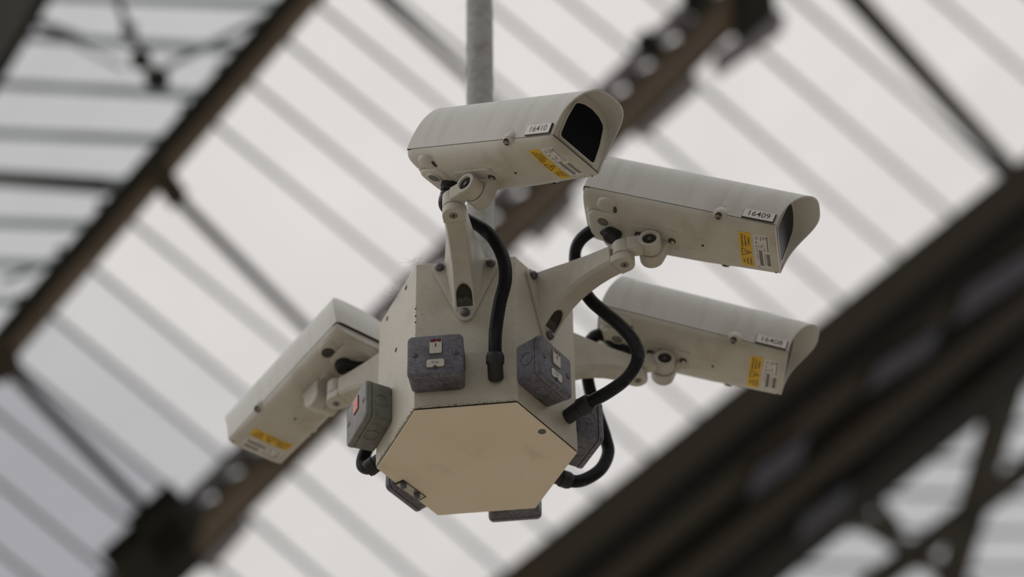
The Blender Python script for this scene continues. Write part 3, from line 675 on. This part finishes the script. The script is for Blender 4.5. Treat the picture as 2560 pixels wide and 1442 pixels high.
# ------------------------------------------------------------------ flexible conduits
def conduit(fn, P, label, fit_dir, n_fit=1):
    T = face_T(fn)
    t = thing('flexible_conduit', label, 'conduit', T, 'black corrugated conduits from box to cameras')
    C = resample(catmull([Vector(p) for p in P], 14), .00065)
    me = mesh('hose', *sweep_vf(C, lambda i: .0091 + (.0015 if i % 4 in (0, 1) else 0), 22))
    for p in me.polygons: p.use_smooth = False
    autosmooth(me, 60)
    link('hose', me, M_['hose'], t)
    # end fitting: elbow sleeve into the box
    a = Vector(P[0]); d = (Vector(P[1])-a).normalized()
    Q = resample(catmull([Vector(fit_dir), a.lerp(Vector(fit_dir), .45) , a + d*.002, a + d*.022], 8), .002)
    link('end_fitting', autosmooth(mesh('end_fitting', *sweep_vf(Q, lambda i: .0122 if i < len(Q)*.55 else .0142 if i < len(Q)-2 else .0128, 20)), 40), M_['rubber'], t)
    return t
def entry(i, fn, k=0.0): return face_T(fn).inverted() @ (pose_T(i) @ Vector((-.153, .009, -.018-k)))
e = entry(1, 'F'); e_ = entry(1, 'F', .018)
conduit('F', [(.020, .048, .052), (.028, .049, .070), (.042, .0515, .104), (.050, .059, .152), (.055, .069, .197), (.056, .067, .239), (.056, .053, .281), (.058, .034, .307), (.068, .012, .318), (.088, -.010, .320), (.112, -.018, .312), tuple(e_), tuple(e)],
        'black corrugated conduit curving up the front face to camera 16410', (.002, .047, .046))
e = entry(2, 'FR'); e_ = entry(2, 'FR', .012)
conduit('FR', [(.026, .050, .054), (.050, .050, .057), (.082, .050, .060), (.117, .050, .071), (.1385, .050, .097), (.134, .050, .134), (.110, .048, .180), (.084, .045, .218), (.062, .040, .252), (.048, .033, .290), (.048, .020, .328), (.062, .008, .349), (.090, .002, .356), (.116, .001, .349), tuple(e)],
        'black corrugated conduit looping right below camera 16409', (.0, .053, .050))
e = entry(3, 'BR'); e_ = entry(3, 'BR', .015)
conduit('BR', [(.024, .043, .040), (.045, .045, .040), (.070, .046, .050), (.101, .046, .080), (.117, .046, .118), (.113, .046, .150), (.098, .044, .200), (.082, .038, .250), (.075, .026, .300), (.082, .016, .330), (.105, .016, .342), tuple(e)],
        'black corrugated conduit looping behind the lower right switch box', (.0, .042, .040))
e = entry(4, 'BL'); e_ = entry(4, 'BL', .015)
conduit('BL', [(.020, .050, .036), (.036, .051, .030), (.050, .052, .042), (.046, .050, .068), (.030, .040, .105), (.022, .010, .140), (.026, -.028, .180), (.034, -.036, .245), (.056, -.036, .288), (.090, -.018, .306), tuple(e)],
        'black corrugated conduit stub hanging at the lower left corner of the box', (.0, .049, .038))

# ------------------------------------------------------------------ fused switch boxes
def switch_box(fn, u0, z0, label, lit=False, rot=0., lamp=True, m='switch'):
    """u0: centre sideways on the face, z0: bottom edge height"""
    w, h, D = .086, .0785, .045
    T = face_T(fn) @ Matrix.Translation((0, u0, z0+h/2)) @ Matrix.Rotation(rot, 4, 'X')
    t = thing('fused_switch', label, 'switch', T, 'metal fused switches round the hexagonal box')
    def rr(W_, H_, r, x): return [Vector((x, a, b)) for a, b in rrect(W_, H_, r, 6)]
    bx = link('back_box', autosmooth(mesh('back_box', *loft_vf([rr(w-.006, h-.006, .008, 0), rr(w-.003, h-.003, .008, .003), rr(w-.001, h-.001, .008, .0345)]))), M_[m], t)
    link('seam', mesh('seam', *loft_vf([rr(w-.0035, h-.0035, .007, .034), rr(w-.0035, h-.0035, .007, .0362)])), M_['dark'], t)
    link('front_plate', autosmooth(mesh('front_plate', *loft_vf([rr(w+.0005, h+.0005, .0085, .0358), rr(w+.0005, h+.0005, .0085, .0415), rr(w-.0010, h-.0010, .008, .0438), rr(w-.0045, h-.0045, .007, .045)])), 60), M_[m], t)
    fx = .0451
    rk_c = (.0013, .0158)
    link('rocker_surround', mesh('rocker_surround', *loft_vf([[Vector((x, a+rk_c[0], b+rk_c[1])) for a, b in rrect(.0206, .0300, .0025)] for x in (.044, .0453)])), M_['dark'], t)
    rk = link('rocker', mesh('rocker', *loft_vf([[Vector((x, a*s_+rk_c[0], b*s_+rk_c[1])) for a, b in rrect(.0192, .0286, .002)] for x, s_ in ((.044, 1), (.0465, 1), (.0471, .95))])), M_['neon_lit' if lit else 'white'], t)
    if lit:
        random.seed(3); gl = []
        for k in range(7):
            y = rk_c[0]+random.uniform(-.006, .006); z = rk_c[1]+random.uniform(-.011, .011)
            gl.append(boxv(.0470, .0473, y-.0018, y+.0018, z-.003, z+.003))
        link('glow_facets', mesh('glow_facets', *merge(gl)), M_['neon_spark'], rk)
    else:
        zt = rk_c[1]+.0105
        wn = link('neon_window', mesh('neon_window', *loft_vf([[Vector((x, a+rk_c[0], b+zt)) for a, b in rrect(.0172, .0058, .0008)] for x in (.0468, .0474)])), M_['neon'], rk)
        link('neon_glow', mesh('neon_glow', *boxv(.0473, .04745, rk_c[0]+.000, rk_c[0]+.003, zt-.0026, zt-.0012)), M_['neon_spark'], wn)
        link('on_mark', mesh('on_mark', *boxv(.0470, .0473, rk_c[0]-.0009, rk_c[0]+.0009, rk_c[1]-.0022, rk_c[1]+.0048)), M_['ink'], rk)
    if not lit:
        fc = (.0005, -.0180)
        link('fuse_surround', mesh('fuse_surround', *loft_vf([[Vector((x, a+fc[0], b+fc[1])) for a, b in rrect(.0315, .0182, .0040)] for x in (.044, .04535)])), M_['ink2'], t)
        fu = link('fuse_carrier', mesh('fuse_carrier', *loft_vf([[Vector((x, a+fc[0]+.0004, b+fc[1]+.0004)) for a, b in rrect(.0272, .0148, .0030)] for x in (.044, .0462)])), M_['white'], t)
        TT = Matrix(((0, 0, 1, .04635), (1, 0, 0, fc[0]), (0, 1, 0, fc[1]+.002), (0, 0, 0, 1)))
        link('fuse_word', text_mesh('fuse', .0062, TT, 'CENTER', 1.15), M_['ink2'], fu)
        lathe('fuse_notch', (.0455, fc[0], fc[1]-.0072), (1, 0, 0), [(.0032, 0), (.0032, .0011), (.0022, .0012)], M_['recess'], fu, 14)
    for s in (-1, 1):
        sc = lathe('plate_screw', (.0449, s*.0314+.0008, .0010), (1, 0, 0), [(.0040, -.001), (.0040, .0004), (.0034, .0009), (.0012, .0012)], M_['bolt'], t, 18)
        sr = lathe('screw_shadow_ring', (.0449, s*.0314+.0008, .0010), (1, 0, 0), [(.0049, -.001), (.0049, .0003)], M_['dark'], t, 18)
        link('slot', mesh('slot', *boxv(.0458, .04615, s*.0314+.0003, s*.0314+.0013, -.0020, .0040)), M_['dark'], sc)
    for s in (-1, 1):   # pressed knock-out rings on the sides
        ring = [Vector((.019+.0115*math.cos(a), s*(w/2-.0004), .0115*math.sin(a))) for a in [2*PI*k/28 for k in range(29)]]
        link('knockout', mesh('knockout', *sweep_vf(ring, lambda k: .0004, 5)), M_[m], bx)
        ring = [Vector((.019+.0115*math.cos(a), .0115*math.sin(a), s*(h/2-.0004))) for a in [2*PI*k/28 for k in range(29)]]
        link('knockout', mesh('knockout', *sweep_vf(ring, lambda k: .0005, 5)), M_[m], bx)
    return t
switch_box('F', -.0422, .0268, 'slate grey fused switch with white rocker on the front face')
switch_box('FR', -.0402, .0315, 'slate grey fused switch on the right front face beside the conduit')
switch_box('FL', -.0542, .0345, 'pale grey fused switch with glowing red rocker on the left face', lit=True, rot=.06, m='switch2')
switch_box('BR', -.042, .030, 'dark grey fused switch seen side on at the right edge')
switch_box('BL', -.042, .022, 'dark grey fused switch peeping below the lower left edge of the box')
switch_box('B', -.0422, .006, 'dark grey fused switch barely showing under the rear edge')
